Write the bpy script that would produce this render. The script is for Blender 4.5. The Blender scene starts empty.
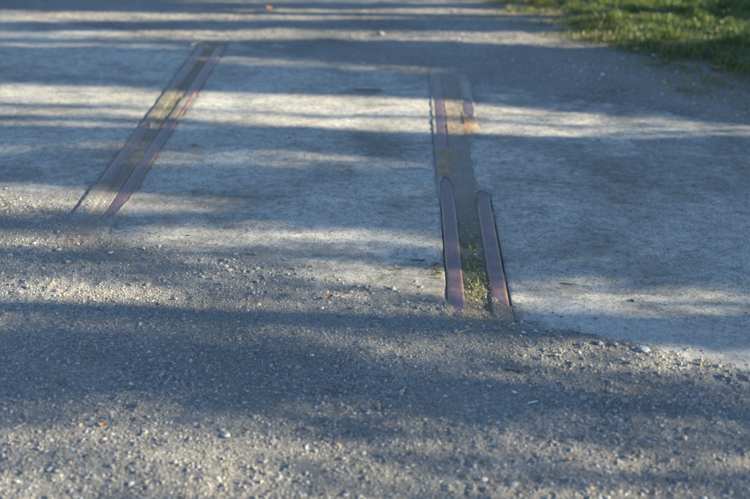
import bpy, math, random
import numpy as np

random.seed(7)
RNG = np.random.default_rng(11)
sc = bpy.context.scene
COL = sc.collection

# ------------------------------------------------------------------ camera
CAM_H = 1.75
cam_data = bpy.data.cameras.new("camera")
cam = bpy.data.objects.new("camera", cam_data)
COL.objects.link(cam)
cam.location = (0, 0, CAM_H)
cam.rotation_euler = (math.radians(90 - 25.03), 0, math.radians(1.64))
cam_data.sensor_width = 36.0
cam_data.lens = 50.0
cam_data.clip_start = 0.05
cam_data.clip_end = 2000
cam_data.dof.use_dof = True
cam_data.dof.focus_distance = 3.85
cam_data.dof.aperture_fstop = 1.8
sc.camera = cam

# ------------------------------------------------------------------ light
SUN_EL = math.radians(17.0)
SUN_AZ = math.radians(3.0)          # sun stands over +X, swung this far towards -Y
TO_SUN = np.array([math.cos(SUN_EL) * math.cos(SUN_AZ), -math.cos(SUN_EL) * math.sin(SUN_AZ), math.sin(SUN_EL)])
world = bpy.data.worlds.new("World")
sc.world = world
world.use_nodes = True
wn = world.node_tree.nodes
wl = world.node_tree.links
wn.clear()
w_out = wn.new("ShaderNodeOutputWorld")
w_bg = wn.new("ShaderNodeBackground")
w_sky = wn.new("ShaderNodeTexSky")
w_sky.sky_type = 'NISHITA'
w_sky.sun_disc = False
w_sky.sun_elevation = SUN_EL
w_sky.sun_rotation = math.radians(93.0)
w_sky.air_density = 1.0
w_sky.dust_density = 0.2
w_sky.ozone_density = 3.2
w_bg.inputs['Strength'].default_value = 0.077
wl.new(w_sky.outputs[0], w_bg.inputs['Color'])
wl.new(w_bg.outputs[0], w_out.inputs['Surface'])

sun_data = bpy.data.lights.new("sun", 'SUN')
sun_data.energy = 5.0
sun_data.angle = math.radians(0.5)
sun_data.color = (1.0, 0.875, 0.61)
sun = bpy.data.objects.new("sun", sun_data)
COL.objects.link(sun)
sun.location = (30, -2, 10)
sun.rotation_euler = (math.radians(90) - SUN_EL, 0, math.radians(90) - SUN_AZ)

sc.view_settings.view_transform = 'Standard'
sc.view_settings.look = 'None'
sc.view_settings.exposure = 2.68
sc.view_settings.gamma = 1.0
sc.render.engine = 'CYCLES'
sc.cycles.use_denoising = True
sc.cycles.max_bounces = 5
sc.cycles.diffuse_bounces = 2
sc.cycles.glossy_bounces = 2
sc.cycles.transmission_bounces = 2


# ------------------------------------------------------------------ helpers
def smooth(a, b, x):
    t = np.clip((np.asarray(x, float) - a) / (b - a), 0, 1)
    return t * t * (3 - 2 * t)


def hash2(ix, iy, seed):
    h = (ix.astype(np.int64) * 374761393 + iy.astype(np.int64) * 668265263 + seed * 982451653) & 0xffffffff
    h = ((h ^ (h >> 13)) * 1274126177) & 0xffffffff
    h = (h ^ (h >> 16)) & 0xffffff
    return h / float(0xffffff)


def vnoise(x, y, scale, seed=0):
    """value noise in 0..1, feature size = scale metres"""
    x = np.asarray(x, float) / scale
    y = np.asarray(y, float) / scale
    ix = np.floor(x); iy = np.floor(y)
    fx = x - ix; fy = y - iy
    fx = fx * fx * (3 - 2 * fx); fy = fy * fy * (3 - 2 * fy)
    a = hash2(ix, iy, seed); b = hash2(ix + 1, iy, seed)
    c = hash2(ix, iy + 1, seed); d = hash2(ix + 1, iy + 1, seed)
    return (a * (1 - fx) + b * fx) * (1 - fy) + (c * (1 - fx) + d * fx) * fy


def fbm(x, y, scale, seed=0, octv=4):
    s = 0; amp = 1.0; tot = 0
    for o in range(octv):
        s = s + amp * vnoise(x + 13.7 * o, y - 7.1 * o, scale / 2 ** o, seed + o)
        tot += amp; amp *= 0.5
    return s / tot


def mesh_np(name, verts, faces, mats, parent=None, smooth_shade=False, cols=None, mat_idx=None):
    """faces: (n,k) int array with k = 3 or 4"""
    me = bpy.data.meshes.new(name)
    verts = np.ascontiguousarray(verts, dtype=np.float32)
    faces = np.ascontiguousarray(faces, dtype=np.int32)
    n, k = faces.shape
    me.vertices.add(len(verts)); me.vertices.foreach_set("co", verts.ravel())
    me.loops.add(n * k); me.loops.foreach_set("vertex_index", faces.ravel())
    me.polygons.add(n)
    me.polygons.foreach_set("loop_start", np.arange(0, n * k, k, dtype=np.int32))
    me.polygons.foreach_set("loop_total", np.full(n, k, dtype=np.int32))
    if mat_idx is not None:
        me.polygons.foreach_set("material_index", np.ascontiguousarray(mat_idx, dtype=np.int32))
    me.polygons.foreach_set("use_smooth", np.full(n, smooth_shade, dtype=bool))
    me.update(calc_edges=True)
    me.validate()
    if cols is not None:
        for cname, arr in cols.items():
            a = me.color_attributes.new(cname, 'FLOAT_COLOR', 'POINT')
            a.data.foreach_set("color", np.ascontiguousarray(arr, dtype=np.float32).ravel())
    for m in (mats if isinstance(mats, (list, tuple)) else [mats]):
        me.materials.append(m)
    o = bpy.data.objects.new(name, me)
    COL.objects.link(o)
    if parent is not None:
        o.parent = parent
    return o


def tag(o, label=None, cat=None, group=None, kind=None):
    if label: o["label"] = label
    if cat: o["category"] = cat
    if group: o["group"] = group
    if kind: o["kind"] = kind
    return o


def empty(name, loc):
    o = bpy.data.objects.new(name, None)
    o.location = loc
    COL.objects.link(o)
    return o


class NT:
    """small node-tree helper"""
    def __init__(self, name):
        self.m = bpy.data.materials.new(name)
        self.m.use_nodes = True
        self.t = self.m.node_tree
        self.t.nodes.clear()
        self.out = self.n("ShaderNodeOutputMaterial")
        self.b = self.n("ShaderNodeBsdfPrincipled")
        self.l(self.b.outputs[0], self.out.inputs[0])
        self.co = self.n("ShaderNodeTexCoord").outputs['Object']

    def n(self, t, **k):
        nd = self.t.nodes.new(t)
        for a, v in k.items():
            setattr(nd, a, v)
        return nd

    def l(self, a, b):
        self.t.links.new(a, b)

    def noise(self, scale, detail=3, rough=0.55, vec=None):
        nd = self.n("ShaderNodeTexNoise")
        nd.inputs['Scale'].default_value = scale
        nd.inputs['Detail'].default_value = detail
        nd.inputs['Roughness'].default_value = rough
        self.l(vec or self.co, nd.inputs['Vector'])
        return nd.outputs['Fac']

    def voro(self, scale, out='Distance', rnd=1.0, vec=None):
        nd = self.n("ShaderNodeTexVoronoi")
        nd.inputs['Scale'].default_value = scale
        nd.inputs['Randomness'].default_value = rnd
        self.l(vec or self.co, nd.inputs['Vector'])
        return nd.outputs[out]

    def ramp(self, fac, stops, interp='LINEAR'):
        nd = self.n("ShaderNodeValToRGB")
        nd.color_ramp.interpolation = interp
        el = nd.color_ramp.elements
        while len(el) < len(stops):
            el.new(0.5)
        for e, (p, c) in zip(el, stops):
            e.position = p
            e.color = (c, c, c, 1) if isinstance(c, (int, float)) else (*c, 1)
        self.l(fac, nd.inputs[0])
        return nd.outputs[0]

    def mix(self, fac, a, b, mode='MIX'):
        nd = self.n("ShaderNodeMix", data_type='RGBA', blend_type=mode)
        for sock, v in ((nd.inputs[0], fac), (nd.inputs[6], a), (nd.inputs[7], b)):
            if isinstance(v, (int, float)):
                sock.default_value = v
            elif isinstance(v, tuple):
                sock.default_value = (*v, 1)
            else:
                self.l(v, sock)
        return nd.outputs[2]

    def math(self, op, a, b=None):
        nd = self.n("ShaderNodeMath", operation=op)
        for i, v in enumerate((a, b)):
            if v is None: continue
            if isinstance(v, (int, float)):
                nd.inputs[i].default_value = v
            else:
                self.l(v, nd.inputs[i])
        return nd.outputs[0]

    def attr(self, name):
        nd = self.n("ShaderNodeVertexColor", layer_name=name)
        return nd.outputs['Color']

    def sep(self, c):
        nd = self.n("ShaderNodeSeparateColor")
        self.l(c, nd.inputs[0])
        return nd.outputs

    def bump(self, h, strength=0.5, dist=0.003):
        nd = self.n("ShaderNodeBump")
        nd.inputs['Strength'].default_value = strength
        nd.inputs['Distance'].default_value = dist
        self.l(h, nd.inputs['Height'])
        self.l(nd.outputs[0], self.b.inputs['Normal'])
        return nd

    def setv(self, **k):
        for a, v in k.items():
            s = self.b.inputs[a.replace('_', ' ')]
            if isinstance(v, (int, float)):
                s.default_value = v
            elif isinstance(v, tuple):
                s.default_value = (*v, 1)
            else:
                self.l(v, s)


# ------------------------------------------------------------------ materials
def mat_ground():
    k = NT("gravel_soil")
    cell = k.voro(190, 'Color')
    cs = k.sep(cell)
    grain = k.ramp(cs[0], [(0.0, (0.07, 0.068, 0.066)), (0.35, (0.17, 0.163, 0.15)), (0.7, (0.25, 0.24, 0.22)), (0.95, (0.32, 0.31, 0.285)), (1.0, (0.48, 0.465, 0.44))])
    fine = k.noise(700, 3, 0.7)
    sand = k.ramp(fine, [(0.3, (0.10, 0.096, 0.088)), (0.5, (0.19, 0.18, 0.163)), (0.75, (0.28, 0.265, 0.24))])
    patch = k.noise(3.0, 4, 0.6)
    col = k.mix(k.ramp(patch, [(0.4, 0.25), (0.62, 0.75)]), grain, sand)
    tone = k.ramp(k.noise(1.1, 4, 0.6), [(0.3, 0.56), (0.7, 1.02)])
    col = k.mix(1.0, col, tone, 'MULTIPLY')
    soil = k.sep(k.attr("soil"))
    dirtn = k.noise(160, 4, 0.7)
    brown = k.ramp(dirtn, [(0.3, (0.08, 0.064, 0.047)), (0.55, (0.165, 0.135, 0.1)), (0.8, (0.28, 0.24, 0.185))])
    rust = k.ramp(dirtn, [(0.3, (0.13, 0.07, 0.036)), (0.55, (0.24, 0.14, 0.07)), (0.8, (0.33, 0.21, 0.115))])
    green = k.ramp(dirtn, [(0.3, (0.03, 0.031, 0.016)), (0.6, (0.085, 0.088, 0.036)), (0.85, (0.16, 0.15, 0.065))])
    va = k.n("ShaderNodeVertexColor", layer_name="soil").outputs['Alpha']
    dust = k.ramp(k.noise(300, 5, 0.75), [(0.3, (0.12, 0.117, 0.11)), (0.5, (0.26, 0.252, 0.235)), (0.75, (0.4, 0.388, 0.36))])
    dust = k.mix(0.8, dust, k.ramp(k.noise(38, 6, 0.75), [(0.32, 0.55), (0.5, 1.0), (0.68, 1.25)]), 'MULTIPLY')
    dust = k.mix(0.8, dust, k.ramp(k.sep(k.voro(240, 'Color'))[1], [(0.0, 0.3), (0.2, 1.0), (0.9, 1.0), (1.0, 1.4)]), 'MULTIPLY')
    col = k.mix(va, col, dust)
    col = k.mix(soil[0], col, brown)
    col = k.mix(soil[1], col, rust)
    col = k.mix(soil[2], col, green)
    k.setv(Base_Color=col, Roughness=0.93)
    k.b.inputs['Specular IOR Level'].default_value = 0.2
    hd = k.math('ADD', k.math('MULTIPLY', k.voro(150, 'Distance'), -1.0), k.math('MULTIPLY', fine, 0.6))
    k.bump(hd, 0.9, 0.006)
    return k.m


def mat_concrete():
    k = NT("worn_concrete")
    fine = k.noise(420, 4, 0.75)
    base = k.ramp(fine, [(0.28, (0.09, 0.088, 0.084)), (0.42, (0.23, 0.225, 0.215)), (0.58, (0.36, 0.355, 0.33)), (0.75, (0.52, 0.512, 0.475))])
    agg = k.sep(k.voro(170, 'Color'))[0]
    spk = k.ramp(agg, [(0.0, 0.2), (0.12, 0.5), (0.25, 1.0), (0.9, 1.05), (1.0, 1.45)])
    col = k.mix(0.8, base, spk, 'MULTIPLY')
    # thin film of washed-in grit, streaked along the direction of traffic
    mp = k.n("ShaderNodeMapping")
    mp.inputs['Rotation'].default_value = (0, 0, math.radians(27))
    mp.inputs['Scale'].default_value = (1.0, 1.7, 1)
    k.l(k.co, mp.inputs['Vector'])
    film = k.noise(3.2, 9, 0.68, mp.outputs[0])
    wear = k.sep(k.attr("wear"))
    fsum = k.math('ADD', film, k.math('MULTIPLY', wear[0], 0.3))
    filmf = k.ramp(fsum, [(0.555, 0.0), (0.60, 0.5), (0.70, 0.8)])
    brk = k.ramp(k.noise(75, 5, 0.75), [(0.36, 0.3), (0.56, 1.0)])
    filmf = k.math('MULTIPLY', filmf, brk)
    grit = k.ramp(k.noise(330, 3, 0.7), [(0.3, (0.05, 0.05, 0.05)), (0.55, (0.12, 0.118, 0.114)), (0.8, (0.24, 0.235, 0.225))])
    col = k.mix(filmf, col, grit)
    stain = k.ramp(k.noise(1.7, 5, 0.6), [(0.32, (0.5, 0.49, 0.47)), (0.5, (0.78, 0.775, 0.76)), (0.68, (0.96, 0.955, 0.94))])
    col = k.mix(1.0, col, stain, 'MULTIPLY')
    tint = k.ramp(k.noise(2.3, 6, 0.7), [(0.5, 0.0), (0.68, 0.4)])
    col = k.mix(tint, col, (0.2, 0.172, 0.135))
    mot = k.ramp(k.noise(22, 6, 0.75), [(0.3, 0.42), (0.5, 1.0), (0.7, 1.38)])
    col = k.mix(0.85, col, mot, 'MULTIPLY')
    # warm tint near the rails from rust and soil
    col = k.mix(wear[1], col, (0.22, 0.16, 0.105))
    # pale scuffed laitance
    sc_ = k.ramp(k.noise(9, 5, 0.7, mp.outputs[0]), [(0.55, 0.0), (0.75, 0.35)])
    col = k.mix(sc_, col, (0.5, 0.49, 0.47))
    # dusty, smoother rim where the slab ends
    col = k.mix(k.math('MULTIPLY', wear[2], 0.3), col, (0.40, 0.385, 0.36))
    # hairline cracks, dark with dirt
    dv = k.n("ShaderNodeMix", data_type='VECTOR')
    dv.inputs[0].default_value = 0.09
    nz = k.n("ShaderNodeTexNoise"); nz.inputs['Scale'].default_value = 3.5; nz.inputs['Detail'].default_value = 6
    k.l(k.co, nz.inputs['Vector']); k.l(k.co, dv.inputs[4]); k.l(nz.outputs['Color'], dv.inputs[5])
    ce = k.n("ShaderNodeTexVoronoi", feature='DISTANCE_TO_EDGE'); ce.inputs['Scale'].default_value = 0.62
    k.l(dv.outputs[1], ce.inputs['Vector'])
    crack = k.ramp(ce.outputs['Distance'], [(0.0, 0.75), (0.0016, 0.6), (0.0042, 0.0)])
    crack = k.math('MULTIPLY', crack, k.ramp(k.noise(1.3, 3, 0.5), [(0.44, 0.0), (0.56, 1.0)]))
    sx = k.n("ShaderNodeSeparateXYZ"); k.l(k.co, sx.inputs[0])
    crack = k.math('MULTIPLY', crack, k.math('LESS_THAN', sx.outputs[0], -1.5))
    col = k.mix(crack, col, (0.06, 0.055, 0.05))
    k.setv(Base_Color=col, Roughness=0.85)
    k.b.inputs['Specular IOR Level'].default_value = 0.3
    h = k.math('ADD', fine, k.math('MULTIPLY', k.noise(75, 5, 0.75), 2.2))
    h = k.math('SUBTRACT', h, crack)
    k.bump(h, 0.8, 0.0045)
    return k.m


def mat_stone():
    k = NT("gravel_stone")
    n = k.noise(160, 3, 0.6)
    col = k.mix(1.0, k.attr("col"), k.ramp(n, [(0.3, 0.72), (0.7, 1.15)]), 'MULTIPLY')
    k.setv(Base_Color=col, Roughness=0.8)
    k.b.inputs['Specular IOR Level'].default_value = 0.3
    k.bump(n, 0.4, 0.002)
    return k.m


def mat_loose_stone():
    k = NT("loose_stone")
    oi = k.n("ShaderNodeObjectInfo").outputs['Random']
    n = k.noise(120, 4, 0.65)
    col = k.ramp(oi, [(0.0, (0.13, 0.13, 0.13)), (0.4, (0.16, 0.156, 0.15)), (0.8, (0.22, 0.215, 0.205)), (1.0, (0.34, 0.335, 0.32))])
    col = k.mix(1.0, col, k.ramp(n, [(0.3, 0.65), (0.7, 1.2)]), 'MULTIPLY')
    k.setv(Base_Color=col, Roughness=0.8)
    k.b.inputs['Specular IOR Level'].default_value = 0.3
    k.bump(n, 0.5, 0.003)
    return k.m


def mat_rail():
    k = NT("rusted_steel")
    mp = k.n("ShaderNodeMapping")
    mp.inputs['Scale'].default_value = (5, 0.5, 5)
    k.l(k.co, mp.inputs['Vector'])
    streak = k.noise(22, 4, 0.6, mp.outputs[0])
    n = k.noise(60, 5, 0.65)
    col = k.ramp(n, [(0.25, (0.032, 0.020, 0.026)), (0.5, (0.066, 0.042, 0.053)), (0.75, (0.11, 0.07, 0.072))])
    col = k.mix(k.ramp(streak, [(0.45, 0.0), (0.65, 0.6)]), col, (0.085, 0.062, 0.078))
    blot = k.ramp(k.noise(9, 6, 0.7), [(0.5, 0.0), (0.62, 0.55)])
    col = k.mix(blot, col, (0.13, 0.07, 0.045))
    edge = k.sep(k.attr("edge"))[0]
    edgef = k.math('MULTIPLY', k.ramp(edge, [(0.6, 0.0), (0.95, 1.0)]), k.ramp(k.noise(30, 4, 0.7), [(0.35, 0.2), (0.6, 0.9)]))
    col = k.mix(edgef, col, (0.19, 0.105, 0.06))
    dust = k.ramp(k.noise(14, 5, 0.7), [(0.55, 0.0), (0.75, 0.45)])
    col = k.mix(dust, col, (0.19, 0.145, 0.11))
    k.setv(Base_Color=col, Metallic=0.2)
    k.setv(Roughness=k.ramp(n, [(0.3, 0.4), (0.7, 0.6)]))
    k.b.inputs['Specular IOR Level'].default_value = 0.3
    k.bump(k.math('ADD', k.noise(260, 3, 0.6), k.math('MULTIPLY', n, 1.5)), 0.3, 0.0015)
    return k.m


def mat_leafy(name, stops, trans=0.35, rough=0.6, usecol=False):
    k = NT(name)
    geo = k.n("ShaderNodeNewGeometry").outputs['Random Per Island']
    col = k.attr("col") if usecol else k.ramp(geo, stops)
    k.setv(Base_Color=col, Roughness=rough)
    tr = k.n("ShaderNodeBsdfTranslucent")
    k.l(col, tr.inputs[0])
    mx = k.n("ShaderNodeMixShader")
    mx.inputs[0].default_value = trans
    k.l(k.b.outputs[0], mx.inputs[1])
    k.l(tr.outputs[0], mx.inputs[2])
    k.l(mx.outputs[0], k.out.inputs[0])
    return k.m


def mat_plain(name, c0, c1, scale=40, rough=0.85):
    k = NT(name)
    n = k.noise(scale, 4, 0.65)
    k.setv(Base_Color=k.ramp(n, [(0.3, c0), (0.7, c1)]), Roughness=rough)
    k.bump(n, 0.5, 0.004)
    return k.m


M_GROUND = mat_ground()
M_CONC = mat_concrete()
M_STONE = mat_stone()
M_LOOSE = mat_loose_stone()
M_RAIL = mat_rail()
M_GRASS = mat_leafy("grass_blade", None, 0.4, 0.5, usecol=True)
M_LEAF = mat_leafy("tree_leaf", [(0.0, (0.035, 0.07, 0.015)), (0.6, (0.06, 0.11, 0.022)), (1.0, (0.11, 0.14, 0.03))], 0.25)
M_WEED = mat_leafy("weed_leaf", [(0.0, (0.05, 0.075, 0.018)), (0.5, (0.13, 0.16, 0.03)), (1.0, (0.3, 0.29, 0.09))], 0.3)
M_DRY = mat_leafy("dry_leaf", [(0.0, (0.16, 0.07, 0.025)), (1.0, (0.24, 0.12, 0.05))], 0.2)
M_ORANGE = mat_leafy("orange_leaf", [(0.0, (0.24, 0.11, 0.045)), (1.0, (0.27, 0.13, 0.05))], 0.15)
M_STRAW = mat_plain("straw", (0.3, 0.22, 0.08), (0.42, 0.33, 0.14))
M_PALE = mat_plain("pale_wood", (0.5, 0.48, 0.43), (0.62, 0.6, 0.55))
M_TWIG = mat_plain("twig_bark", (0.035, 0.026, 0.018), (0.08, 0.06, 0.04))
M_BARK = mat_plain("bark", (0.06, 0.045, 0.034), (0.16, 0.13, 0.1), 18)


# ------------------------------------------------------------------ the crossing: layout in metres
RAIL_W = 0.062
RAIL_TOP = 0.0015
# rail centre x, list of bare stretches (y0, y1, near-end skew, near-end round, far-end round)
RAILS = {
    'RL': (0.199, [(3.20, 4.55, 0.0, 0.03, 0.13), (4.93, 6.24, 0.0, 0.05, 0.08)]),
    'RR': (0.356, [(3.30, 4.38, -0.05, 0.02, 0.11), (5.46, 5.80, 0.0, 0.12, 0.14)]),
    'LR': (-1.247, [(4.02, 5.36, 0.10, 0.10, 0.16), (5.80, 7.02, 0.06, 0.05, 0.08)]),
    'LL': (-1.374, [(4.46, 5.30, 0.05, 0.01, 0.10), (5.96, 6.93, 0.05, 0.08, 0.10)]),
}
TRACKS = [(-1.411, -1.211), (0.163, 0.393)]        # gaps between the slabs


def near_edge(x):
    x = np.asarray(x, float)
    return 3.40 - 0.43 * x + 0.18 * smooth(-0.3, -1.6, x) * 1.0 + 0.02 * np.sin(x * 3.1)


def far_edge(x):
    x = np.asarray(x, float)
    return np.where(x > 0.16, 6.22 - 0.49 * x, 6.32 - 0.50 * x)


def slab_out(x, y):
    """> 0 outside the concrete, in metres"""
    right = smooth(0.35, 0.6, x)
    n = (fbm(x, y, 0.55, 21, 5) - 0.5)
    dn = (near_edge(x) - y) * 0.92 + n * (0.42 * (1 - right) + 0.07 * right)
    df = (y - far_edge(x)) * 0.88 + n * 0.30
    return np.maximum(dn, df), dn > df


def bare(x, y, key):
    """> 0 where this rail is uncovered (metres inside)"""
    xc, segs = RAILS[key]
    u = (x - xc) / (RAIL_W / 2)
    wob = (vnoise(x, y, 0.03, 5) - 0.5) * 0.03
    best = np.full(np.shape(x), -9.0)
    for y0, y1, sk, r0, r1 in segs:
        v = np.minimum(y - (y0 + sk * u + r0 * u * u), (y1 - r1 * u * u) - y) + wob
        best = np.maximum(best, v)
    if key == 'LR':
        best = np.maximum(best, np.minimum((u - 0.35) * 0.05, np.minimum(y - 5.2, 6.0 - y)) + wob * 0.3)
    return best


def ground_z(x, y):
    x = np.asarray(x, float); y = np.asarray(y, float)
    d, near = slab_out(x, y)
    right = smooth(0.35, 0.6, x)
    w = np.where(near, 0.20 * (1 - right) + 0.06 * right, 0.13)
    micro = (fbm(x, y, 0.022, 3, 2) - 0.5) * 0.010 + (fbm(x, y, 0.09, 9, 3) - 0.5) * 0.010
    lift = smooth(-w, w, d)
    z = -0.030 + 0.034 * lift + micro * np.clip(lift * 1.4, 0.2, 1) + 0.02 * (fbm(x, y, 1.3, 33, 3) - 0.5) * smooth(0.1, 0.8, d)
    # the verge rises a little and rolls
    g = grass_in(x, y)
    z = z + 0.05 * smooth(0.0, 0.9, g) + 0.1 * (fbm(x, y, 3.0, 41, 3) - 0.5) * smooth(0.2, 1.5, g)
    # strips between the slabs, filled with soil
    inside = smooth(0.25, -0.05, d)
    for a, b in TRACKS:
        m = ((x > a - 0.012) & (x < b + 0.012))
        cover = 0.0012 + (fbm(x, y, 0.05, 17, 3) - 0.5) * 0.005 + (fbm(x, y, 0.016, 19, 2) - 0.5) * 0.003
        fill = (-0.0065 if a > 0 else -0.0035) + (fbm(x, y, 0.035, 15, 3) - 0.5) * (0.011 if a > 0 else 0.006)
        far = smooth(4.0, 4.6, y)
        fill = fill + (0.0095 if a > 0 else 0.0025) * far
        if a > 0:
            fill = np.where(far > 0.5, np.maximum(fill, 0.0012), fill)
        if a < 0:
            fill = fill + 0.0035 * smooth(4.65, 4.35, y)
        # grit lies over the soil between the two rails where they are both buried
        zt = fill
        for key, (xc, segs) in RAILS.items():
            if not (a - 0.02 < xc < b + 0.02):
                continue
            bd = bare(x, y, key)
            on = np.abs(x - xc) < np.where(bd > 0, RAIL_W / 2 - 0.003, RAIL_W / 2 + 0.004)
            cz = RAIL_TOP + 0.0019 + 0.0018 * (1 - ((x - xc) / (RAIL_W / 2)) ** 2).clip(0, 1) + np.maximum(cover, 0) * smooth(0.0, 0.05, -bd)
            zt = np.where(on, np.where(bd > 0, -0.016, cz), zt)
        gap = ((x < a + 0.008) | (x > b - 0.009)) & (d < -0.12) & ((y > 4.45) | (a > 0)) & ((far < 0.6) | (a < 0))
        zt = np.where(gap, np.minimum(zt, (-0.004 if a > 0 else -0.001) + (0.006 if a > 0 else 0.0) * far + (vnoise(x * 0.3, y, 0.09, 8) - 0.6) * (0.022 - 0.018 * far if a > 0 else 0.005)), zt)
        zt = np.maximum(zt, z)
        buried = smooth(0.02, 0.16, d)
        zt = zt * (1 - buried) + np.maximum(z, RAIL_TOP + 0.002 + micro * 0.3) * buried
        deep = smooth(0.22, 0.34, d)
        zt = zt * (1 - deep) + z * deep
        if a > 0:      # here the concrete was laid over the buried rail
            zt = np.where((x > 0.338) & (y > 4.46) & (y < 5.16), -0.014, zt)
        # far and near ends disappear under the road gravel
        z = np.where(m, zt, z)
    return z


def grass_in(x, y):
    """> 0 on the lawn"""
    x = np.asarray(x, float); y = np.asarray(y, float)
    # edge runs from (2.05, 5.85) over (1.25, 7.3) to (0.75, 8.5)
    e = np.interp(y, [-60, 3.0, 5.0, 5.9, 6.3, 6.8, 7.4, 8.5, 10, 14, 60], [4.5, 3.2, 2.22, 1.81, 1.63, 1.40, 1.13, 0.70, 0.15, -0.5, -9])
    n = (fbm(x, y, 0.4, 51, 4) - 0.5) * 0.75
    return (x - e) * 0.85 + n


def axis(parts):
    out = []
    for a, b, s in parts:
        n = max(1, int(round((b - a) / s)))
        out += list(a + (b - a) * np.arange(n) / n)
    out.append(parts[-1][1])
    return np.array(out)


def grid_faces(nx, ny):
    i = np.arange(nx - 1)[None, :]; j = np.arange(ny - 1)[:, None]
    a = j * nx + i
    return np.stack([a, a + 1, a + 1 + nx, a + nx], -1).reshape(-1, 4)


def build_ground():
    xs = axis([(-320, -40, 40), (-40, -8, 4), (-8, -3.4, 0.12), (-3.4, -1.44, 0.015), (-1.44, -1.18, 0.0045), (-1.18, 0.13, 0.0145),
               (0.13, 0.43, 0.0045), (0.43, 2.9, 0.0155), (2.9, 9, 0.14), (9, 40, 3), (40, 320, 40)])
    ys = axis([(-320, -30, 40), (-30, 0, 2.5), (0, 1.9, 0.1), (1.9, 4.6, 0.011), (4.6, 7.3, 0.0155), (7.3, 9, 0.03), (9, 14, 0.2), (14, 40, 2), (40, 320, 40)])
    X, Y = np.meshgrid(xs, ys)
    Z = ground_z(X, Y)
    v = np.stack([X, Y, Z], -1).reshape(-1, 3)
    soil = np.zeros(X.shape + (4,), np.float32); tr = np.zeros(X.shape)
    for a, b in TRACKS:
        tr = np.maximum(tr, smooth(a - 0.01, a + 0.01, X) * smooth(b + 0.01, b - 0.01, X))
    d, _ = slab_out(X, Y)
    tr = tr * smooth(0.35, 0.0, d)
    pat = fbm(X, Y, 0.12, 61, 3)
    left = X < -0.5
    # soil: dark and damp near the weeds, dusty grey-brown further on
    soil[..., 0] = tr * np.where(left, (0.62 + 0.3 * smooth(0.4, 0.6, pat)) * smooth(3.95, 4.5, Y), 0.8 * smooth(4.5, 3.8, Y) + 0.04 + 0.85 * smooth(0.075, 0.05, np.abs(X - 0.28)) * smooth(3.8, 4.6, Y) * (0.6 + 0.4 * pat)) * 0.92
    soil[..., 3] = tr * np.where(left, 0.35 + 0.3 * smooth(4.6, 4.2, Y), 0.9 * smooth(4.1, 4.6, Y))
    rustz = np.zeros(X.shape)
    def blob(cx, cy, rx, ry, s):
        return s * smooth(1.25, 0.5, np.sqrt(((X - cx) / rx) ** 2 + ((Y - cy) / ry) ** 2))
    rustz = np.maximum(rustz, blob(0.199, 4.74, 0.042, 0.30, 1.0))
    rustz = np.maximum(rustz, blob(0.350, 5.30, 0.045, 0.22, 1.0))
    rustz = np.maximum(rustz, blob(0.25, 5.45, 0.09, 0.3, 0.35))
    rustz = np.maximum(rustz, blob(-1.30, 3.9, 0.09, 0.24, 0.35))
    rustz = np.maximum(rustz, blob(-1.33, 6.4, 0.03, 0.5, 0.5))
    rustz = np.maximum(rustz, blob(0.26, 3.22, 0.13, 0.10, 0.2))
    soil[..., 1] = rustz * (0.55 + 0.45 * smooth(0.3, 0.6, fbm(X, Y, 0.06, 71, 3)))
    moss = np.maximum(blob(-1.31, 5.6, 0.09, 0.42, 0.35), blob(-1.31, 6.4, 0.05, 0.7, 0.15))
    moss = np.maximum(moss, blob(0.278, 3.62, 0.055, 0.38, 0.4))
    g = grass_in(X, Y)
    soil[..., 2] = np.maximum(moss * smooth(0.4, 0.6, fbm(X, Y, 0.05, 81, 3)), smooth(0.0, 0.3, g) * 0.9)
    soil[..., 0] = np.maximum(soil[..., 0], smooth(-0.4, 0.05, g) * 0.65 * (0.5 + 0.5 * smooth(0.35, 0.55, fbm(X, Y, 0.2, 65, 3))))
    o = mesh_np("ground", v, grid_faces(len(xs), len(ys)), M_GROUND, smooth_shade=True, cols={"soil": soil.reshape(-1, 4)})
    tag(o, kind='structure')
    return o


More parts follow.
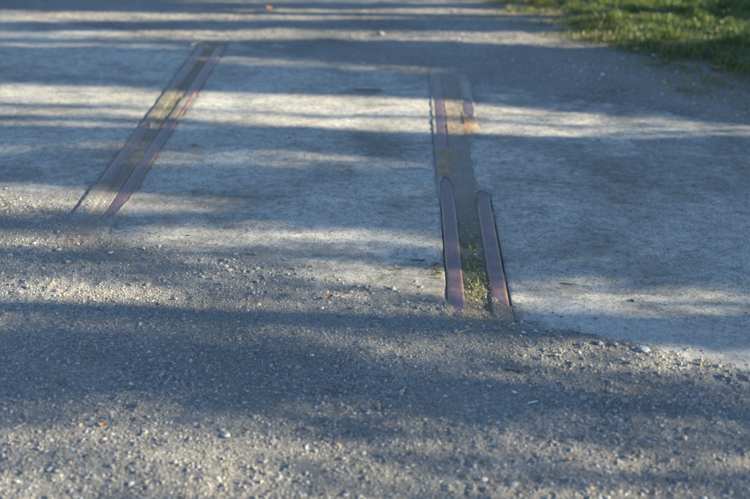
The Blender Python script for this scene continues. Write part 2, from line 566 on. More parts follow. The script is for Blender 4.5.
def build_slab(x0, x1, far_off):
    nx = max(8, int((x1 - x0) / 0.03)); ny = 150
    ex = np.array([x0, x0 + 0.004, x0 + 0.01])
    xs = np.concatenate([ex, np.linspace(x0 + 0.02, x1 - 0.02, nx), np.array([x1 - 0.01, x1 - 0.004, x1])])
    nx = len(xs)
    V = np.linspace(0, 1, ny)
    X, T = np.meshgrid(xs, V)
    y0 = near_edge(X) - 0.30; y1 = far_edge(X) + 0.3
    Y = y0 + (y1 - y0) * T
    edge = np.minimum(X - x0, x1 - X)
    if x0 > 0:         # laid over the buried length of the outer rail
        X = X - 0.064 * smooth(4.36, 4.47, Y) * smooth(5.26, 5.14, Y) * smooth(0.5, 0.0, X - x0)
    Z = (fbm(X, Y, 0.5, 91, 3) - 0.5) * 0.004 + (fbm(X, Y, 0.08, 95, 2) - 0.5) * 0.0018
    # worn arrises beside the rails
    Z = Z + (0.0062 * smooth(4.36, 4.47, Y) * smooth(5.26, 5.14, Y) * smooth(0.16, 0.04, X - 0.33) if x0 > 0 else 0)
    Z = Z - 0.002 * smooth(0.008, 0.0, edge) - 0.005 * smooth(0.02, 0, edge) * smooth(0.5, 0.75, vnoise(X, Y, 0.06, 99))
    top = np.stack([X, Y, Z], -1).reshape(-1, 3)
    f = grid_faces(nx, ny)
    # skirt down to the bottom
    ring = np.concatenate([np.arange(nx), np.arange(1, ny) * nx + nx - 1, (ny - 1) * nx + np.arange(nx - 2, -1, -1), np.arange(ny - 2, 0, -1) * nx])
    low = top[ring].copy(); low[:, 2] = -0.16
    n0 = len(top); r = len(ring)
    k = np.arange(r); kn = (k + 1) % r
    sk = np.stack([ring[k], n0 + k, n0 + kn, ring[kn]], -1)
    v = np.concatenate([top, low]); f = np.concatenate([f, sk])
    wear = np.zeros((len(v), 4), np.float32); wear[:, 3] = 1
    x = v[:, 0]; y = v[:, 1]
    # grit-filmed band that crosses the right-hand slab and darker rim by the gravel
    band = np.exp(-((y - (4.95 - 0.42 * (x - 0.5))) / 0.30) ** 2) * smooth(0.42, 0.9, x)
    band2 = np.exp(-((y - 5.02) / 0.16) ** 2) * smooth(-0.5, 0.2, x) * 0.6
    rim = smooth(-0.5, 0.0, slab_out(x, y)[0]) * 0.5 * (1 - smooth(0.4, 0.6, x) * (y < 4))
    patch = np.exp(-(((x + 0.25) / 0.1) ** 2 + ((y - 5.92) / 0.07) ** 2)) * 1.2
    lp = np.exp(-((y - 6.15 + 0.15 * (x + 1.8)) / 0.1) ** 2) * smooth(-1.3, -1.6, x) * 0.6
    nz = smooth(0.3, 0.65, fbm(x, y, 0.25, 101, 4))
    wear[:, 0] = np.clip((np.maximum.reduce([band, band2, rim, patch, lp])) * (0.6 + 0.4 * nz), 0, 1)
    dr = np.min([np.abs(x - c) for c in (-1.411, -1.211, 0.163, 0.393)], 0)
    wear[:, 2] = smooth(-0.22, -0.05, slab_out(x, y)[0]) * smooth(0.4, 0.6, x) * (y < 4)
    wear[:, 1] = 0.35 * smooth(0.05, 0.0, dr) * smooth(0.35, 0.7, fbm(x, y, 0.1, 111, 3))
    o = mesh_np("concrete_pavement", v, f, M_CONC, smooth_shade=True, cols={"wear": wear})
    tag(o, kind='structure')
    return o


GROUND = build_ground()
build_slab(-4.6, -1.411, 0)
build_slab(-1.211, 0.163, 0)
build_slab(0.393, 3.2, 0)


def build_rail(key, label):
    xc, segs = RAILS[key]
    y0 = segs[0][0] - 0.13; y1 = segs[-1][1] + 0.12
    hw = RAIL_W / 2; r = 0.008
    prof = []
    for k in range(6):                                  # crowned head with rounded corners
        a = math.pi / 2 * k / 5
        prof.append((hw - r + r * math.cos(a), -r + r * math.sin(a)))
    right = [(hw - 0.004, -0.034), (0.009, -0.042), (0.008, -0.11), (0.055, -0.122), (0.055, -0.132)]
    prof += [(hw * q, 0.0) for q in (0.55, 0.3, 0.1)]
    half = right[::-1] + prof
    prof2 = [(x, z) for x, z in half] + [(-x, z) for x, z in half[::-1]]
    p = np.array(prof2)
    ny = int((y1 - y0) / 0.04)
    ys = np.linspace(y0, y1, ny)
    crown = 0.0018 * (1 - (p[:, 0] / hw) ** 2).clip(0, 1) * (p[:, 1] > -0.002)
    vs = []
    for y in ys:
        wob = 0.0007 * math.sin(y * 2.3 + xc * 5) + 0.0003 * math.sin(y * 7.1)
        vs.append(np.stack([xc + p[:, 0] + 0.0008 * math.sin(y * 3.3), np.full(len(p), y), p[:, 1] + crown + RAIL_TOP + wob], -1))
    v = np.concatenate(vs); n = len(p)
    j = np.arange(ny - 1)[:, None]; i = np.arange(n)[None, :]
    a = j * n + i; b = j * n + (i + 1) % n
    f = np.stack([a, a + n, b + n, b], -1).reshape(-1, 4)
    e = np.tile(np.clip(np.abs(p[:, 0]) / hw, 0, 1), ny)
    ed = np.stack([e, e, e, np.ones(len(e))], -1)
    o = mesh_np("steel_rail", v, f, M_RAIL, smooth_shade=False, cols={"edge": ed})
    o.data.polygons.foreach_set("use_smooth", np.ones(len(o.data.polygons), bool))
    tag(o, label, "rail", "old rails set flush in the road")
    return o


build_rail('RL', "rusty rail with a weed tuft at its side and brown grit across its middle")
build_rail('RR', "rusty rail facing the weed-tuft rail across the weedy gap, mostly buried")
build_rail('LR', "longest rusty rail of the weedless pair, edging the slab between the two tracks")
build_rail('LL', "rusty rail of the weedless pair, bared in two lengths along the outermost slab")


# ------------------------------------------------------------------ gravel
def ico():
    t = (1 + 5 ** 0.5) / 2
    v = np.array([(-1, t, 0), (1, t, 0), (-1, -t, 0), (1, -t, 0), (0, -1, t), (0, 1, t), (0, -1, -t), (0, 1, -t), (t, 0, -1), (t, 0, 1), (-t, 0, -1), (-t, 0, 1)], float)
    v /= np.linalg.norm(v[0])
    f = np.array([(0, 11, 5), (0, 5, 1), (0, 1, 7), (0, 7, 10), (0, 10, 11), (1, 5, 9), (5, 11, 4), (11, 10, 2), (10, 7, 6), (7, 1, 8),
                  (3, 9, 4), (3, 4, 2), (3, 2, 6), (3, 6, 8), (3, 8, 9), (4, 9, 5), (2, 4, 11), (6, 2, 10), (8, 6, 7), (9, 8, 1)])
    return v, f


ICO_V, ICO_F = ico()


def stone_variant(seed):
    r = np.random.default_rng(seed)
    q = r.normal(size=(3, 3)); q, _ = np.linalg.qr(q)
    v = ICO_V @ q
    v = v * (1 + r.uniform(-0.32, 0.22, (12, 1)))
    # cut one or two flat faces
    for _ in range(2):
        nrm = r.normal(size=3); nrm /= np.linalg.norm(nrm)
        dd = v @ nrm
        lim = r.uniform(0.45, 0.75)
        v = v - np.outer(np.maximum(dd - lim, 0), nrm)
    return v


VARS = np.stack([stone_variant(200 + i) for i in range(24)])


def stone_colours(n, r):
    g = r.normal(0.21, 0.042, n).clip(0.06, 0.5)
    g = np.where(r.random(n) < 0.02, r.uniform(0.3, 0.45, n), g)
    g = np.where(r.random(n) < 0.07, r.uniform(0.06, 0.12, n), g)
    warm = r.normal(0.045, 0.04, n)
    warm = np.where(r.random(n) < 0.05, 0.28, warm)
    c = np.stack([g * (1 + warm), g, g * (1 - warm * 1.3), np.ones(n)], -1)
    return c


def stones_mesh(name, px, py, pz, rad, r, flat=(0.45, 0.8)):
    n = len(px)
    var = VARS[r.integers(0, len(VARS), n)]
    sx = rad * r.uniform(0.85, 1.35, n); sy = rad * r.uniform(0.65, 1.0, n); sz = rad * r.uniform(*flat, n)
    v = var * np.stack([sx, sy, sz], -1)[:, None, :]
    tx = r.normal(0, 0.35, n); a = r.uniform(0, 2 * math.pi, n)
    ct, st = np.cos(tx)[:, None], np.sin(tx)[:, None]
    y = v[..., 1] * ct - v[..., 2] * st; z = v[..., 1] * st + v[..., 2] * ct
    ca, sa = np.cos(a)[:, None], np.sin(a)[:, None]
    X = v[..., 0] * ca - y * sa; Y = v[..., 0] * sa + y * ca
    P = np.stack([X + px[:, None], Y + py[:, None], z + (pz + sz * 0.28)[:, None]], -1).reshape(-1, 3)
    F = (ICO_F[None] + (np.arange(n) * 12)[:, None, None]).reshape(-1, 3)
    c = np.repeat(stone_colours(n, r), 12, 0)
    o = mesh_np(name, P, F, M_STONE, cols={"col": c})
    return o


def top_z(x, y):
    """height of whatever surface is uppermost (slab or soil)"""
    g = ground_z(x, y)
    on = np.zeros(np.shape(x), bool)
    for a, b in TRACKS:
        on |= (x > a) & (x < b)
    d, _ = slab_out(x, y)
    return np.where(on, g, np.where(d < 0.25, np.maximum(g, 0.0), g))


def in_view(x, y, m=0.12):
    # plan of what the photograph can see, with a margin
    return (y > 1.95) & (y < 9.0) & (x > -1.05 - (y - 2.17) * 0.358 - m) & (x < 0.92 + (y - 2.2) * 0.296 + m)


def scatter_gravel():
    r = np.random.default_rng(5)
    X, Y, Rr = [], [], []
    # candidates: uniform per unit ground, three size classes
    for n, lo, hi, fn in ((290000, 0.0022, 0.0044, 0), (46000, 0.004, 0.0078, 1), (9000, 0.008, 0.013, 2)):
        y = 1.95 + 7.0 * r.random(n) ** 1.5; x = r.uniform(-3.6, 3.0, n)
        dens_y = 1.0 / (1.5 * ((y - 1.95 + 1e-3) / 7.0) ** (1 / 3.0))      # sampling density, relative
        k = in_view(x, y)
        x, y = x[k], y[k]
        d, near = slab_out(x, y)
        p = smooth(-0.10, 0.14, d)
        p = np.where(near, p, smooth(-0.06, 0.10, d) * 0.8)
        # finer, sandier streaks
        sand = fbm(x, y, 0.45, 131, 3)
        p = p * (0.3 + 0.7 * smooth(0.38, 0.6, sand)) if fn == 1 else p * (0.6 + 0.4 * smooth(0.3, 0.5, sand))
        # coarse strips: swept-up stones along the slab's near edge
        if fn == 2:
            strip = np.exp(-((y - (near_edge(x) - 0.14)) / 0.13) ** 2)
            strip2 = np.exp(-((y - (3.42 - 0.30 * (x + 0.2))) / 0.08) ** 2) * smooth(-1.2, -0.6, x) * smooth(0.2, -0.1, x)
            strip3 = np.exp(-((y - (6.45 - 0.35 * (x - 1.3))) / 0.35) ** 2) * smooth(0.6, 1.0, x)
            p = np.maximum.reduce([p * 0.08, strip * smooth(0.35, 0.7, x) * 0.5, strip * 0.25, strip2 * 0.75, strip3 * 0.5])
        # thin spill on the concrete
        spill = 0.022 * np.exp(np.minimum(d, 0) * 2.2) + 0.006
        p = np.maximum(p, spill * (0.35 if fn == 2 else (0.5 if fn == 1 else 2.4)))
        g = grass_in(x, y)
        p = p * smooth(0.25, 0.0, g)
        # keep rails and the soil strips almost clean
        for kx, (xc, segs) in RAILS.items():
            on = np.abs(x - xc) < 0.04
            p = np.where(on & (bare(x, y, kx) > 0.03), 0.0, p)
        tin = np.zeros(len(x), bool)
        for a, b in TRACKS:
            tin |= (x > a) & (x < b)
        p = np.where(tin & (d < 0), p * 1.5 + (0.05 if fn == 0 else 0.02), p)
        k = r.random(len(x)) < p
        x, y = x[k], y[k]
        X.append(x); Y.append(y); Rr.append(lo + (hi - lo) * r.random(len(x)) ** 1.6)
    x = np.concatenate(X); y = np.concatenate(Y); rad = np.concatenate(Rr)
    z = top_z(x, y)
    o = stones_mesh("gravel", x, y, z - rad * 0.12, rad, r)
    tag(o, "loose grey road gravel strewn over the ground and slab edges", "gravel", kind='stuff')
    print("gravel stones", len(x))


scatter_gravel()


def loose_stones():
    """the largest stones, one by one"""
    r = np.random.default_rng(77)
    protos = []
    for i in range(10):
        v = stone_variant(500 + i)
        # one split for a rounder, chipped look
        me = bpy.data.meshes.new("stone")
        me.from_pydata([tuple(p) for p in v], [], [tuple(int(q) for q in f) for f in ICO_F])
        me.materials.append(M_LOOSE)
        protos.append(me)
    spots = []
    def put(n, xr, yf, sy, lo, hi):
        for _ in range(n):
            x = r.uniform(*xr); y = yf(x) + r.normal(0, sy)
            spots.append((x, y, lo + (hi - lo) * r.random() ** 2))
    put(60, (0.40, 1.2), lambda x: float(near_edge(x)) - 0.2, 0.10, 0.006, 0.013)
    put(40, (-0.75, 0.1), lambda x: 3.42 - 0.30 * (x + 0.2), 0.06, 0.006, 0.012)
    put(18, (0.15, 0.55), lambda x: 3.14, 0.04, 0.007, 0.013)
    put(45, (-1.1, 0.95), lambda x: 2.6, 0.25, 0.008, 0.015)
    put(25, (-1.6, -0.3), lambda x: 3.6, 0.2, 0.008, 0.013)
    put(50, (0.9, 1.9), lambda x: 6.45 - 0.35 * (x - 1.3), 0.25, 0.010, 0.02)
    put(14, (-1.9, 1.6), lambda x: 4.8, 0.7, 0.006, 0.011)
    spots += [(-0.17, 7.31, 0.028), (-0.54, 4.21, 0.012), (0.92, 3.10, 0.013), (0.66, 3.02, 0.019), (0.80, 2.98, 0.021)]
    for i, (x, y, s) in enumerate(spots):
        skip = False
        for kx, (xc, segs) in RAILS.items():
            if abs(x - xc) < 0.05 and bare(np.array([x]), np.array([y]), kx)[0] > -0.05:
                skip = True
        if skip: continue
        o = bpy.data.objects.new("stone", protos[i % 10])
        COL.objects.link(o)
        o.parent = GROUND
        sz = s * r.uniform(0.5, 0.8)
        o.scale = (s * r.uniform(0.9, 1.3), s * r.uniform(0.7, 1.0), sz)
        o.rotation_euler = (r.normal(0, 0.2), r.normal(0, 0.2), r.uniform(0, 6.28))
        o.location = (x, y, float(top_z(np.array([x]), np.array([y]))[0]) + sz * 0.3)


loose_stones()


# ------------------------------------------------------------------ grass
def blades(name, px, py, pz, hgt, wid, cols, r, parent=None, lean=0.55, mat=None):
    n = len(px)
    a = r.uniform(0, 2 * math.pi, n)
    dx, dy = np.cos(a), np.sin(a)
    ln = np.abs(r.normal(0, lean, n)) * hgt
    wx, wy = -dy * wid / 2, dx * wid / 2
    z0 = pz - 0.004
    mid = 0.55
    v = np.zeros((n, 5, 3))
    v[:, 0] = np.stack([px - wx, py - wy, z0], -1)
    v[:, 1] = np.stack([px + wx, py + wy, z0], -1)
    mx, my = px + dx * ln * 0.3, py + dy * ln * 0.3
    v[:, 2] = np.stack([mx + wx * 0.8, my + wy * 0.8, pz + hgt * mid], -1)
    v[:, 3] = np.stack([mx - wx * 0.8, my - wy * 0.8, pz + hgt * mid], -1)
    drop = np.clip(ln / hgt, 0, 1.4)
    v[:, 4] = np.stack([px + dx * ln, py + dy * ln, pz + hgt * (1 - 0.35 * drop)], -1)
    base = (np.arange(n) * 5)[:, None]
    f = np.concatenate([base + [[0, 1, 2]], base + [[0, 2, 3]], base + [[3, 2, 4]]])
    c = np.repeat(cols, 5, 0)
    return mesh_np(name, v.reshape(-1, 3), f, mat or M_GRASS, parent, cols={"col": c})


def grass_cols(n, r, dry):
    t = r.random(n)[:, None]
    a = np.array([[0.032, 0.055, 0.010]]); b = np.array([[0.10, 0.15, 0.02]])
    c = a + (b - a) * t
    dryc = np.array([[0.21, 0.165, 0.075]]) * (0.6 + 0.6 * r.random(n)[:, None])
    isd = (r.random(n) < dry)[:, None]
    c = np.where(isd, dryc, c)
    return np.concatenate([c, np.ones((n, 1))], 1)


def build_grass():
    r = np.random.default_rng(9)
    parts = []
    n = 260000
    x = r.uniform(0.2, 4.2, n); y = r.uniform(5.0, 10.2, n)
    g = grass_in(x, y)
    cl = fbm(x, y, 0.12, 151, 3)
    p = smooth(-0.16, 0.5, g) * (0.30 + 0.7 * smooth(0.35, 0.6, cl))
    p = p * np.where((x < 1.35 + (y - 4) * 0.42) , 0.50, 0.12)
    k = r.random(n) < p
    x, y, g, cl = x[k], y[k], g[k], cl[k]
    h = (0.02 + 0.036 * r.random(len(x))) * (0.45 + 0.55 * smooth(0.0, 0.5, g)) * (0.45 + 2.2 * cl * cl)
    dry = np.clip(0.5 - 0.8 * g, 0.05, 0.5)
    parts.append((x, y, h, dry))
    n2 = 26000
    x2 = r.uniform(2.5, 12, n2); y2 = r.uniform(-2, 16, n2)
    k = (grass_in(x2, y2) > 0.1) & ~((x2 < 4.2) & (y2 > 5.0) & (y2 < 10.2))
    x2, y2 = x2[k], y2[k]
    parts.append((x2, y2, 0.05 + 0.06 * r.random(len(x2)), np.full(len(x2), 0.08)))
    x = np.concatenate([q[0] for q in parts]); y = np.concatenate([q[1] for q in parts])
    h = np.concatenate([q[2] for q in parts]); dry = np.concatenate([q[3] for q in parts])
    wid = np.where(x > 4.2, 0.012, 0.0045 + 0.003 * r.random(len(x)))
    o = blades("grass", x, y, ground_z(x, y), h, wid, grass_cols(len(x), r, dry), r)
    tag(o, "short green lawn grass on the road verge", "grass", kind='stuff')
    print("grass blades", len(x))


build_grass()


# ------------------------------------------------------------------ weeds in the track
def leaf_cloud(px, py, pz, size, r, spread=0.6):
    """small pointed leaves lying every way; returns verts, quads"""
    n = len(px)
    a = r.uniform(0, 2 * math.pi, n); el = r.uniform(0.1, 1.2, n)
    d = np.stack([np.cos(a) * np.cos(el), np.sin(a) * np.cos(el), np.sin(el)], -1)
    s = np.stack([-np.sin(a), np.cos(a), np.zeros(n)], -1)
    p = np.stack([px, py, pz], -1)
    L = size[:, None]
    w = L * r.uniform(0.18, 0.3, (n, 1))
    v = np.stack([p, p + d * L * 0.5 + s * w, p + d * L + np.array([0, 0, -1]) * L * 0.15, p + d * L * 0.5 - s * w], 1)
    f = (np.arange(n) * 4)[:, None] + np.arange(4)[None]
    return v.reshape(-1, 3), f


def build_weeds():
    r = np.random.default_rng(31)
    X, Y, S = [], [], []
    clumps = [(0.272, 3.36, 0.035, 60), (0.283, 3.44, 0.04, 130), (0.262, 3.47, 0.02, 60), (0.30, 3.52, 0.02, 70), (0.265, 3.60, 0.035, 110), (0.30, 3.66, 0.022, 70),
              (0.275, 3.75, 0.03, 60), (0.26, 3.84, 0.025, 45), (0.30, 3.87, 0.02, 30), (0.27, 3.97, 0.03, 25), (0.25, 4.05, 0.02, 10), (0.28, 3.27, 0.03, 22)]
    for cx, cy, rr, n in clumps:
        n = int(n * 0.55)
        X.append(cx + r.normal(0, rr * 0.55, n)); Y.append(cy + r.normal(0, rr, n)); S.append(r.uniform(0.007, 0.017, n))
    # thin trail along the left pair
    n = 160
    X.append(r.uniform(-1.338, -1.285, n)); Y.append(r.choice([5.45, 5.6, 5.75, 6.3, 5.1], n) + r.normal(0, 0.09, n)); S.append(r.uniform(0.005, 0.012, n))
    x = np.concatenate(X); y = np.concatenate(Y); s = np.concatenate(S)
    k = ((x > 0.234) & (x < 0.321)) | (x < -1)
    x, y, s = x[k], y[k], s[k]
    v, f = leaf_cloud(x, y, ground_z(x, y) + 0.002, s, r)
    o = mesh_np("weeds", v, f, M_WEED)
    tag(o, "low green moss and weeds growing in the soil between the rails", "weeds", kind='stuff')
    n = 150
    bx = np.clip(r.normal(0.277, 0.02, n), 0.236, 0.32); by = r.choice([3.36, 3.44, 3.52, 3.6, 3.68, 3.8], n) + r.normal(0, 0.05, n)
    bc = np.where((r.random(n) < 0.45)[:, None], np.array([[0.3, 0.25, 0.12, 1]]), np.array([[0.12, 0.16, 0.035, 1]]))
    bl = blades("weed_stems", bx, by, ground_z(bx, by), r.uniform(0.008, 0.028, n), np.full(n, 0.0022), bc, r, lean=1.1)
    tag(bl, "thin dry and green stems among the weeds between the rails", "weeds", kind='stuff')
    # tuft on the slab side of the rail
    n = 70
    t = empty("weed_tuft", (0.150, 3.56, 0.0))
    x = np.clip(r.normal(-0.010, 0.011, n), -0.06, 0.013); y = r.normal(0, 0.035, n)
    v, f = leaf_cloud(x, y, np.full(n, -0.002), r.uniform(0.008, 0.018, n), r)
    mesh_np("leaves", v, f, M_WEED, t)
    n = 22
    a = r.uniform(0, 6.28, n)
    sx = -0.02 + r.normal(0, 0.012, n); sy = r.normal(0, 0.03, n)
    c = np.tile(np.array([[0.09, 0.085, 0.04, 1]]), (n, 1))
    blades("dry_stem", sx, sy, np.full(n, 0.0), r.uniform(0.012, 0.03, n), np.full(n, 0.0022), c, r, t, lean=0.9)
    tag(t, "small green weed tuft on the concrete against a rail's outer side", "weed")


build_weeds()


# ------------------------------------------------------------------ twigs and fallen leaves
def tube(name, pts, radii, mat, parent=None, sides=6):
    pts = np.array(pts, float); n = len(pts)
    vs = []
    up = np.array([0, 0, 1.0])
    for i in range(n):
        d = pts[min(i + 1, n - 1)] - pts[max(i - 1, 0)]
        d /= np.linalg.norm(d) + 1e-9
        u = np.cross(d, up)
        if np.linalg.norm(u) < 1e-3: u = np.array([1.0, 0, 0])
        u /= np.linalg.norm(u); w = np.cross(u, d)
        for k in range(sides):
            a = 2 * math.pi * k / sides
            vs.append(pts[i] + radii[i] * (math.cos(a) * u + math.sin(a) * w))
    f = [(i * sides + k, i * sides + (k + 1) % sides, (i + 1) * sides + (k + 1) % sides, (i + 1) * sides + k) for i in range(n - 1) for k in range(sides)]
    o = mesh_np(name, np.array(vs), np.array(f), mat, parent, smooth_shade=True)
    return o


def twig(name, x, y, L, ang, rad, mat, label, cat, fork=True, z_off=0.0, bend=0.15):
    z = float(np.max(top_z(np.array([x - .02, x, x + .02]), np.array([y, y, y])))) + rad * 1.1 + z_off
    r = np.random.default_rng(int(abs(x * 1000 + y * 77)))
    root = empty(name, (x, y, z))
    root.rotation_euler = (0, r.normal(0, 0.03), ang)
    k = 7
    t = np.linspace(-0.5, 0.5, k)
    pts = np.stack([t * L, bend * L * (0.25 - t * t) + r.normal(0, 0.02 * L, k), np.abs(r.normal(0, 0.012 * L, k))], -1)
    rr = rad * (1.0 - 0.45 * (t + 0.5)) * r.uniform(0.85, 1.15, k)
    tube("stem", pts, rr, mat, root)
    if fork:
        p = pts[4]
        tube("side_shoot", [p, p + np.array([L * .13, L * .09, 0.002]), p + np.array([L * .26, L * .14, 0.001])], [rad * .6, rad * .5, rad * .3], mat, root)
    tag(root, label, cat)
    return root


twig("twig", 0.365, 2.835, 0.07, math.radians(-14), 0.004, M_TWIG, "short thick dark brown twig on sunlit gravel past the buried rail ends", "twig")
twig("straw_stem", 0.215, 3.085, 0.055, math.radians(28), 0.0016, M_STRAW, "thin yellow straw stem on gravel just off the buried rail end", "straw", fork=False)
twig("wood_splinter", 0.40, 2.66, 0.03, math.radians(15), 0.0022, M_PALE, "tiny pale wood splinter on shaded gravel near the thick twig", "splinter", fork=False)
twig("twig", 0.065, 3.645, 0.055, math.radians(3), 0.0028, M_TWIG, "thin dark twig on the slab near the weed tuft", "twig")
twig("twig", -0.025, 3.565, 0.06, math.radians(12), 0.0025, M_TWIG, "thin curved dark twig on gritty concrete, a hand's width from the weed tuft", "twig", fork=False)
twig("twig", 0.122, 3.60, 0.07, math.radians(40), 0.0028, M_TWIG, "dark forked twig lying against the weed tuft", "twig")
twig("twig", 0.62, 3.46, 0.06, math.radians(-20), 0.002, M_TWIG, "dark twig on the concrete beside the grit streak of the weed side slab", "twig")
twig("twig", -0.21, 5.95, 0.16, math.radians(4), 0.003, M_TWIG, "long dark twig on the middle slab between the two tracks", "twig")
twig("straw_stem", -1.42, 7.03, 0.12, math.radians(60), 0.003, M_PALE, "pale dry stem on the outer slab beside the weedless rails", "straw", fork=False)


def leaf_mesh(name, L, W, curl, seed):
    r = np.random.default_rng(seed)
    n = 9
    t = np.linspace(0, 1, n)
    w = W * np.sin(np.pi * t ** 0.8) ** 0.8 * (1 + 0.18 * r.normal(size=n))
    w[0] = w[-1] = 0.0005
    vs = []
    for i in range(n):
        zc = curl * L * (t[i] - 0.5) ** 2 * 2
        for s in (-1, -0.5, 0, 0.5, 1):
            vs.append(((t[i] - 0.5) * L, s * w[i], zc + curl * abs(s) ** 1.5 * w[i] * 1.1 + 0.0006 * r.normal()))
    f = [(i * 5 + k, i * 5 + k + 1, (i + 1) * 5 + k + 1, (i + 1) * 5 + k) for i in range(n - 1) for k in range(4)]
    return np.array(vs), np.array(f)


def fallen_leaf(x, y, L, W, ang, mat, label, seed, curl=0.5, group=None):
    z = float(np.max(top_z(np.array([x - L / 3, x, x + L / 3]), np.array([y, y, y])))) + 0.004
    root = empty("fallen_leaf", (x, y, z))
    root.rotation_euler = (0.12, 0.1, ang)
    v, f = leaf_mesh("blade", L, W, curl, seed)
    mesh_np("blade", v, f, mat, root, smooth_shade=True)
    tube("stalk", [(-L * .5, 0, curl * L * .5), (-L * .68, L * .03, curl * L * .45), (-L * .85, L * .02, curl * L * .3)], [0.0008, 0.0007, 0.0006], M_TWIG, root, 5)
    tag(root, label, "leaf", group)


fallen_leaf(0.475, 2.375, 0.022, 0.006, 0.9, M_ORANGE, "small orange leaf alone on gravel, straight out from the rail ends", 1)
fallen_leaf(-0.86, 2.50, 0.026, 0.007, 0.2, M_ORANGE, "orange curled leaf on gravel out from the weedless track", 2)
fallen_leaf(-0.265, 3.315, 0.036, 0.010, 1.2, M_DRY, "dark red-brown leaf on gravel in front of the middle slab", 3)
fallen_leaf(-1.05, 4.94, 0.04, 0.012, 0.4, M_DRY, "reddish brown leaf on concrete beside the weedless track", 4)
fallen_leaf(-1.04, 8.10, 0.09, 0.028, 0.3, M_DRY, "large brown leaf on the gravel road behind the slabs", 5)
fallen_leaf(-1.19, 7.98, 0.055, 0.018, 1.3, M_DRY, "small brown leaf close to the large brown leaf on the road", 6)
rl = np.random.default_rng(44)
for i in range(12):
    yy = rl.uniform(6.2, 8.4)
    ee = float(np.interp(yy, [5.9, 6.3, 6.8, 7.4, 8.5], [2.02, 1.78, 1.50, 1.20, 0.78]))
    fallen_leaf(ee + abs(rl.normal(0.25, 0.22)), yy, rl.uniform(0.05, 0.09), rl.uniform(0.014, 0.024), rl.uniform(0, 6), M_DRY if i % 3 else M_ORANGE,
                "dry brown leaf lying along the ragged edge of the lawn", 60 + i, group="dry leaves at the lawn's edge")


# ------------------------------------------------------------------ the wood whose shade stripes the road
# sunlit stripes on the ground: (x, y, half width, brightness) along each stripe, in metres
LIT=[
 [(1.04,8.11,0.321,0.50),(1.45,7.75,0.621,0.70),(1.82,7.42,0.394,0.70),(2.15,7.36,0.269,0.40)],
 [(-1.66,8.45,0.058,0.40),(0.93,8.50,0.078,0.40)],
 [(-3.08,7.86,0.188,0.85),(-1.95,7.91,0.172,0.85),(-0.80,7.98,0.174,0.85),(0.35,8.05,0.177,0.80),(0.96,8.03,0.175,0.80),(1.81,8.07,0.194,0.80)],
 [(-2.88,7.28,0.075,0.60),(-1.80,7.29,0.134,0.65),(-0.74,7.33,0.150,0.60),(0.32,7.30,0.148,0.60),(0.94,7.22,0.188,0.70),(1.36,7.22,0.202,0.80),(2.01,7.34,0.223,0.60)],
 [(-2.77,7.00,0.042,0.40),(-2.08,6.99,0.041,0.40),(-1.39,6.95,0.041,0.30)],
 [(-1.20,6.67,0.089,0.25),(-0.47,6.51,0.085,0.35),(0.10,6.39,0.058,0.25)],
 [(-2.36,5.84,0.191,0.80),(-1.77,5.82,0.170,0.80),(-1.16,5.73,0.155,0.85),(-0.59,5.68,0.162,0.90),(-0.16,5.66,0.170,0.90),(0.37,5.60,0.148,0.80),(0.85,5.47,0.106,0.68),(1.27,5.40,0.112,0.58),(1.76,5.26,0.099,0.40)],
 [(-2.24,5.51,0.064,0.75),(-1.68,5.50,0.072,0.80),(-1.11,5.44,0.080,0.85),(-0.56,5.37,0.095,0.88),(-0.15,5.33,0.110,0.85),(0.35,5.27,0.125,0.80),(0.82,5.22,0.090,0.65),(1.22,5.17,0.080,0.45)],
 [(-2.15,5.25,0.075,0.75),(-1.72,5.25,0.067,0.75),(-1.34,5.22,0.066,0.50),(-1.07,5.19,0.049,0.30)],
 [(-2.03,4.93,0.090,0.25),(-1.43,4.96,0.076,0.20)],
 [(-1.09,4.78,0.113,0.30),(-0.50,4.76,0.091,0.40),(-0.16,4.74,0.076,0.25)],
 [(-1.78,4.21,0.149,0.85),(-1.47,4.22,0.138,0.85),(-1.20,4.21,0.097,0.70),(-0.89,4.21,0.063,0.35)],
 [(-1.63,3.79,0.063,0.60),(-1.26,3.80,0.058,0.60),(-0.89,3.77,0.067,0.50)],
 [(-0.90,3.84,0.118,0.40),(-0.58,3.84,0.113,0.65),(-0.21,3.84,0.098,0.55),(0.07,3.81,0.068,0.30)],
 [(-0.86,3.60,0.101,0.40),(-0.38,3.52,0.136,0.60),(-0.21,3.45,0.140,0.85),(-0.01,3.42,0.141,0.95),(0.18,3.38,0.119,0.85),(0.36,3.35,0.078,0.80),(0.50,3.37,0.079,0.60),(0.79,3.37,0.071,0.65),(1.08,3.37,0.055,0.50),(1.29,3.37,0.047,0.40)],
 [(-1.55,3.58,0.123,0.25),(-0.77,3.53,0.085,0.30)],
 [(-1.46,3.31,0.124,1.00),(-1.23,3.30,0.123,1.00),(-0.90,3.29,0.126,0.75),(-0.53,3.21,0.114,0.50),(-0.17,3.11,0.132,0.50),(0.17,3.06,0.128,0.55),(0.49,2.98,0.136,0.65),(0.80,2.92,0.140,0.65),(1.15,2.89,0.123,0.50)],
 [(-1.13,2.26,0.246,0.50),(-0.82,2.30,0.280,0.60),(-0.55,2.31,0.286,0.62),(-0.27,2.30,0.266,0.52),(0.14,2.28,0.231,0.45),(0.54,2.31,0.250,0.38),(0.99,2.28,0.213,0.28)],
]


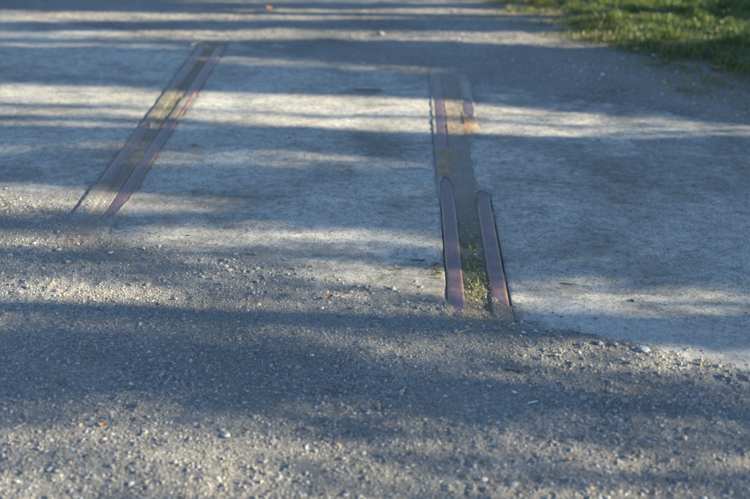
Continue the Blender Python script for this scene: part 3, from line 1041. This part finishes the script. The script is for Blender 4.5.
def lit(x, y):
    """share of the low sun that gets through to the ground point (x, y)"""
    out = np.full(np.shape(x), 0.02)
    for st in LIT:
        xs = np.array([p[0] for p in st]); ys = [p[1] for p in st]; hw = [p[2] for p in st]; br = [p[3] for p in st]
        yc = np.interp(x, xs, ys); h = np.interp(x, xs, hw); b = np.interp(x, xs, br)
        fade = smooth(xs[0] - 0.35, xs[0], x) * smooth(xs[-1] + 0.35, xs[-1], x)
        wob = (fbm(x * 0.35, y, 0.16, 171, 2) - 0.5) * 0.05
        d = np.abs(y - yc + wob) - h
        sw = 0.048 + 0.035 * smooth(5.2, 4.5, y) + 0.13 * smooth(4.3, 2.8, y)
        out = np.maximum(out, b * fade * smooth(sw, -sw, d))
    return out


def build_trees():
    r = np.random.default_rng(101)
    ta = math.tan(SUN_EL)
    hx, hy = math.cos(SUN_AZ), -math.sin(SUN_AZ)
    trees = [(8.4, 0.6, 0.13), (9.0, 2.75, 0.10), (8.1, 4.70, 0.11), (8.9, 6.35, 0.12), (8.3, 7.62, 0.09), (9.2, 9.6, 0.14), (8.8, 11.8, 0.12), (8.6, -1.6, 0.14)]
    # leaf positions: a ground point, followed up the sun's ray to a random depth of the wood
    n = 230000
    gx = r.uniform(-4.2, 3.6, n); gy = r.uniform(1.2, 9.6, n)
    D = r.uniform(7.2, 9.6, n)                       # plan distance of the leaf from x = 0 along the ray
    q = (D - gx) / hx
    lx = D; ly = gy + q * hy; lz = q * ta
    L = lit(gx, gy)
    vis = in_view(gx, gy, 0.25)
    tau = np.where(vis, -np.log(np.clip(L, 0.02, 1.0)) / 3.9 * np.where(L < 0.08, 1.0, 0.62), 0.5 * smooth(0.35, 0.6, fbm(gx * 0.3, gy, 0.5, 181, 3)))
    k = r.random(n) < tau
    lx, ly, lz = lx[k], ly[k], lz[k]
    # crowns above, out of the picture's light
    m = 42000
    ti = r.integers(0, len(trees), m)
    tx = np.array([t[0] for t in trees])[ti]; ty = np.array([t[1] for t in trees])[ti]
    dirs = r.normal(size=(m, 3)); dirs /= np.linalg.norm(dirs, axis=1)[:, None]
    rr = r.random(m) ** 0.4
    ux = tx + 0.4 + dirs[:, 0] * rr * 1.9; uy = ty + dirs[:, 1] * rr * 1.7; uz = 6.3 + dirs[:, 2] * rr * 1.9
    cl = fbm(ux + uz, uy + uz * 0.7, 0.7, 191, 2)
    gxu = ux - uz / ta * hx
    ok = (cl > 0.42) & (gxu < -5.0)
    lx = np.concatenate([lx, ux[ok]]); ly = np.concatenate([ly, uy[ok]]); lz = np.concatenate([lz, uz[ok]])
    n = len(lx)
    print("tree leaves", n)
    nrm = r.normal(size=(n, 3)) * np.array([1, 1, 1.0]); nrm /= np.linalg.norm(nrm, axis=1)[:, None]
    u = np.cross(nrm, r.normal(size=(n, 3))); u /= np.linalg.norm(u, axis=1)[:, None]
    w = np.cross(nrm, u)
    s = r.uniform(0.026, 0.038, n)[:, None]
    p = np.stack([lx, ly, lz], -1)
    V = np.stack([p - u * s, p + w * s * 0.55, p + u * s, p - w * s * 0.55], 1)
    own = np.argmin((ly[:, None] - np.array([t[1] for t in trees])[None]) ** 2, 1)
    descr = ["beside the lawn's near corner", "slender", "forked", "leaning", "thin-stemmed", "stout", "tall", "broad"]
    for i, (x, y, rad) in enumerate(trees):
        root = empty("broadleaf_tree", (x, y, float(ground_z(np.array([x]), np.array([y]))[0]) - 0.05))
        loc = np.array(root.location)
        sel = own == i
        vv = V[sel].reshape(-1, 3) - loc
        f = np.arange(len(vv)).reshape(-1, 4)
        mesh_np("crown", vv, f, M_LEAF, root)
        H = 6.6
        ts = np.linspace(0, 1, 9)
        ph = r.uniform(0, 6)
        pts = np.stack([0.10 * np.sin(ts * 3 + ph) - 0.1 * math.sin(ph), 0.07 * np.sin(ts * 4 + ph * 2) - 0.07 * math.sin(ph * 2), ts * H], -1)
        tube("trunk", pts, rad * (1.25 - 1.0 * ts ** 0.8), M_BARK, root, 10)
        for _ in range(9):
            k = int(r.integers(3, 8)); a = r.uniform(0, 6.28); Lb = r.uniform(0.8, 1.6)
            b0 = pts[k]
            d = np.array([math.cos(a) * 0.7, math.sin(a) * 0.8, 0.75])
            tube("limb", [b0, b0 + d * Lb * 0.4, b0 + d * Lb * 0.75 + [0, 0, 0.06], b0 + d * Lb], [0.028, 0.02, 0.013, 0.006], M_BARK, root, 6)
        tag(root, "broadleaf tree at the edge of the wood beyond the lawn", "tree", "trees at the edge of the wood")


build_trees()
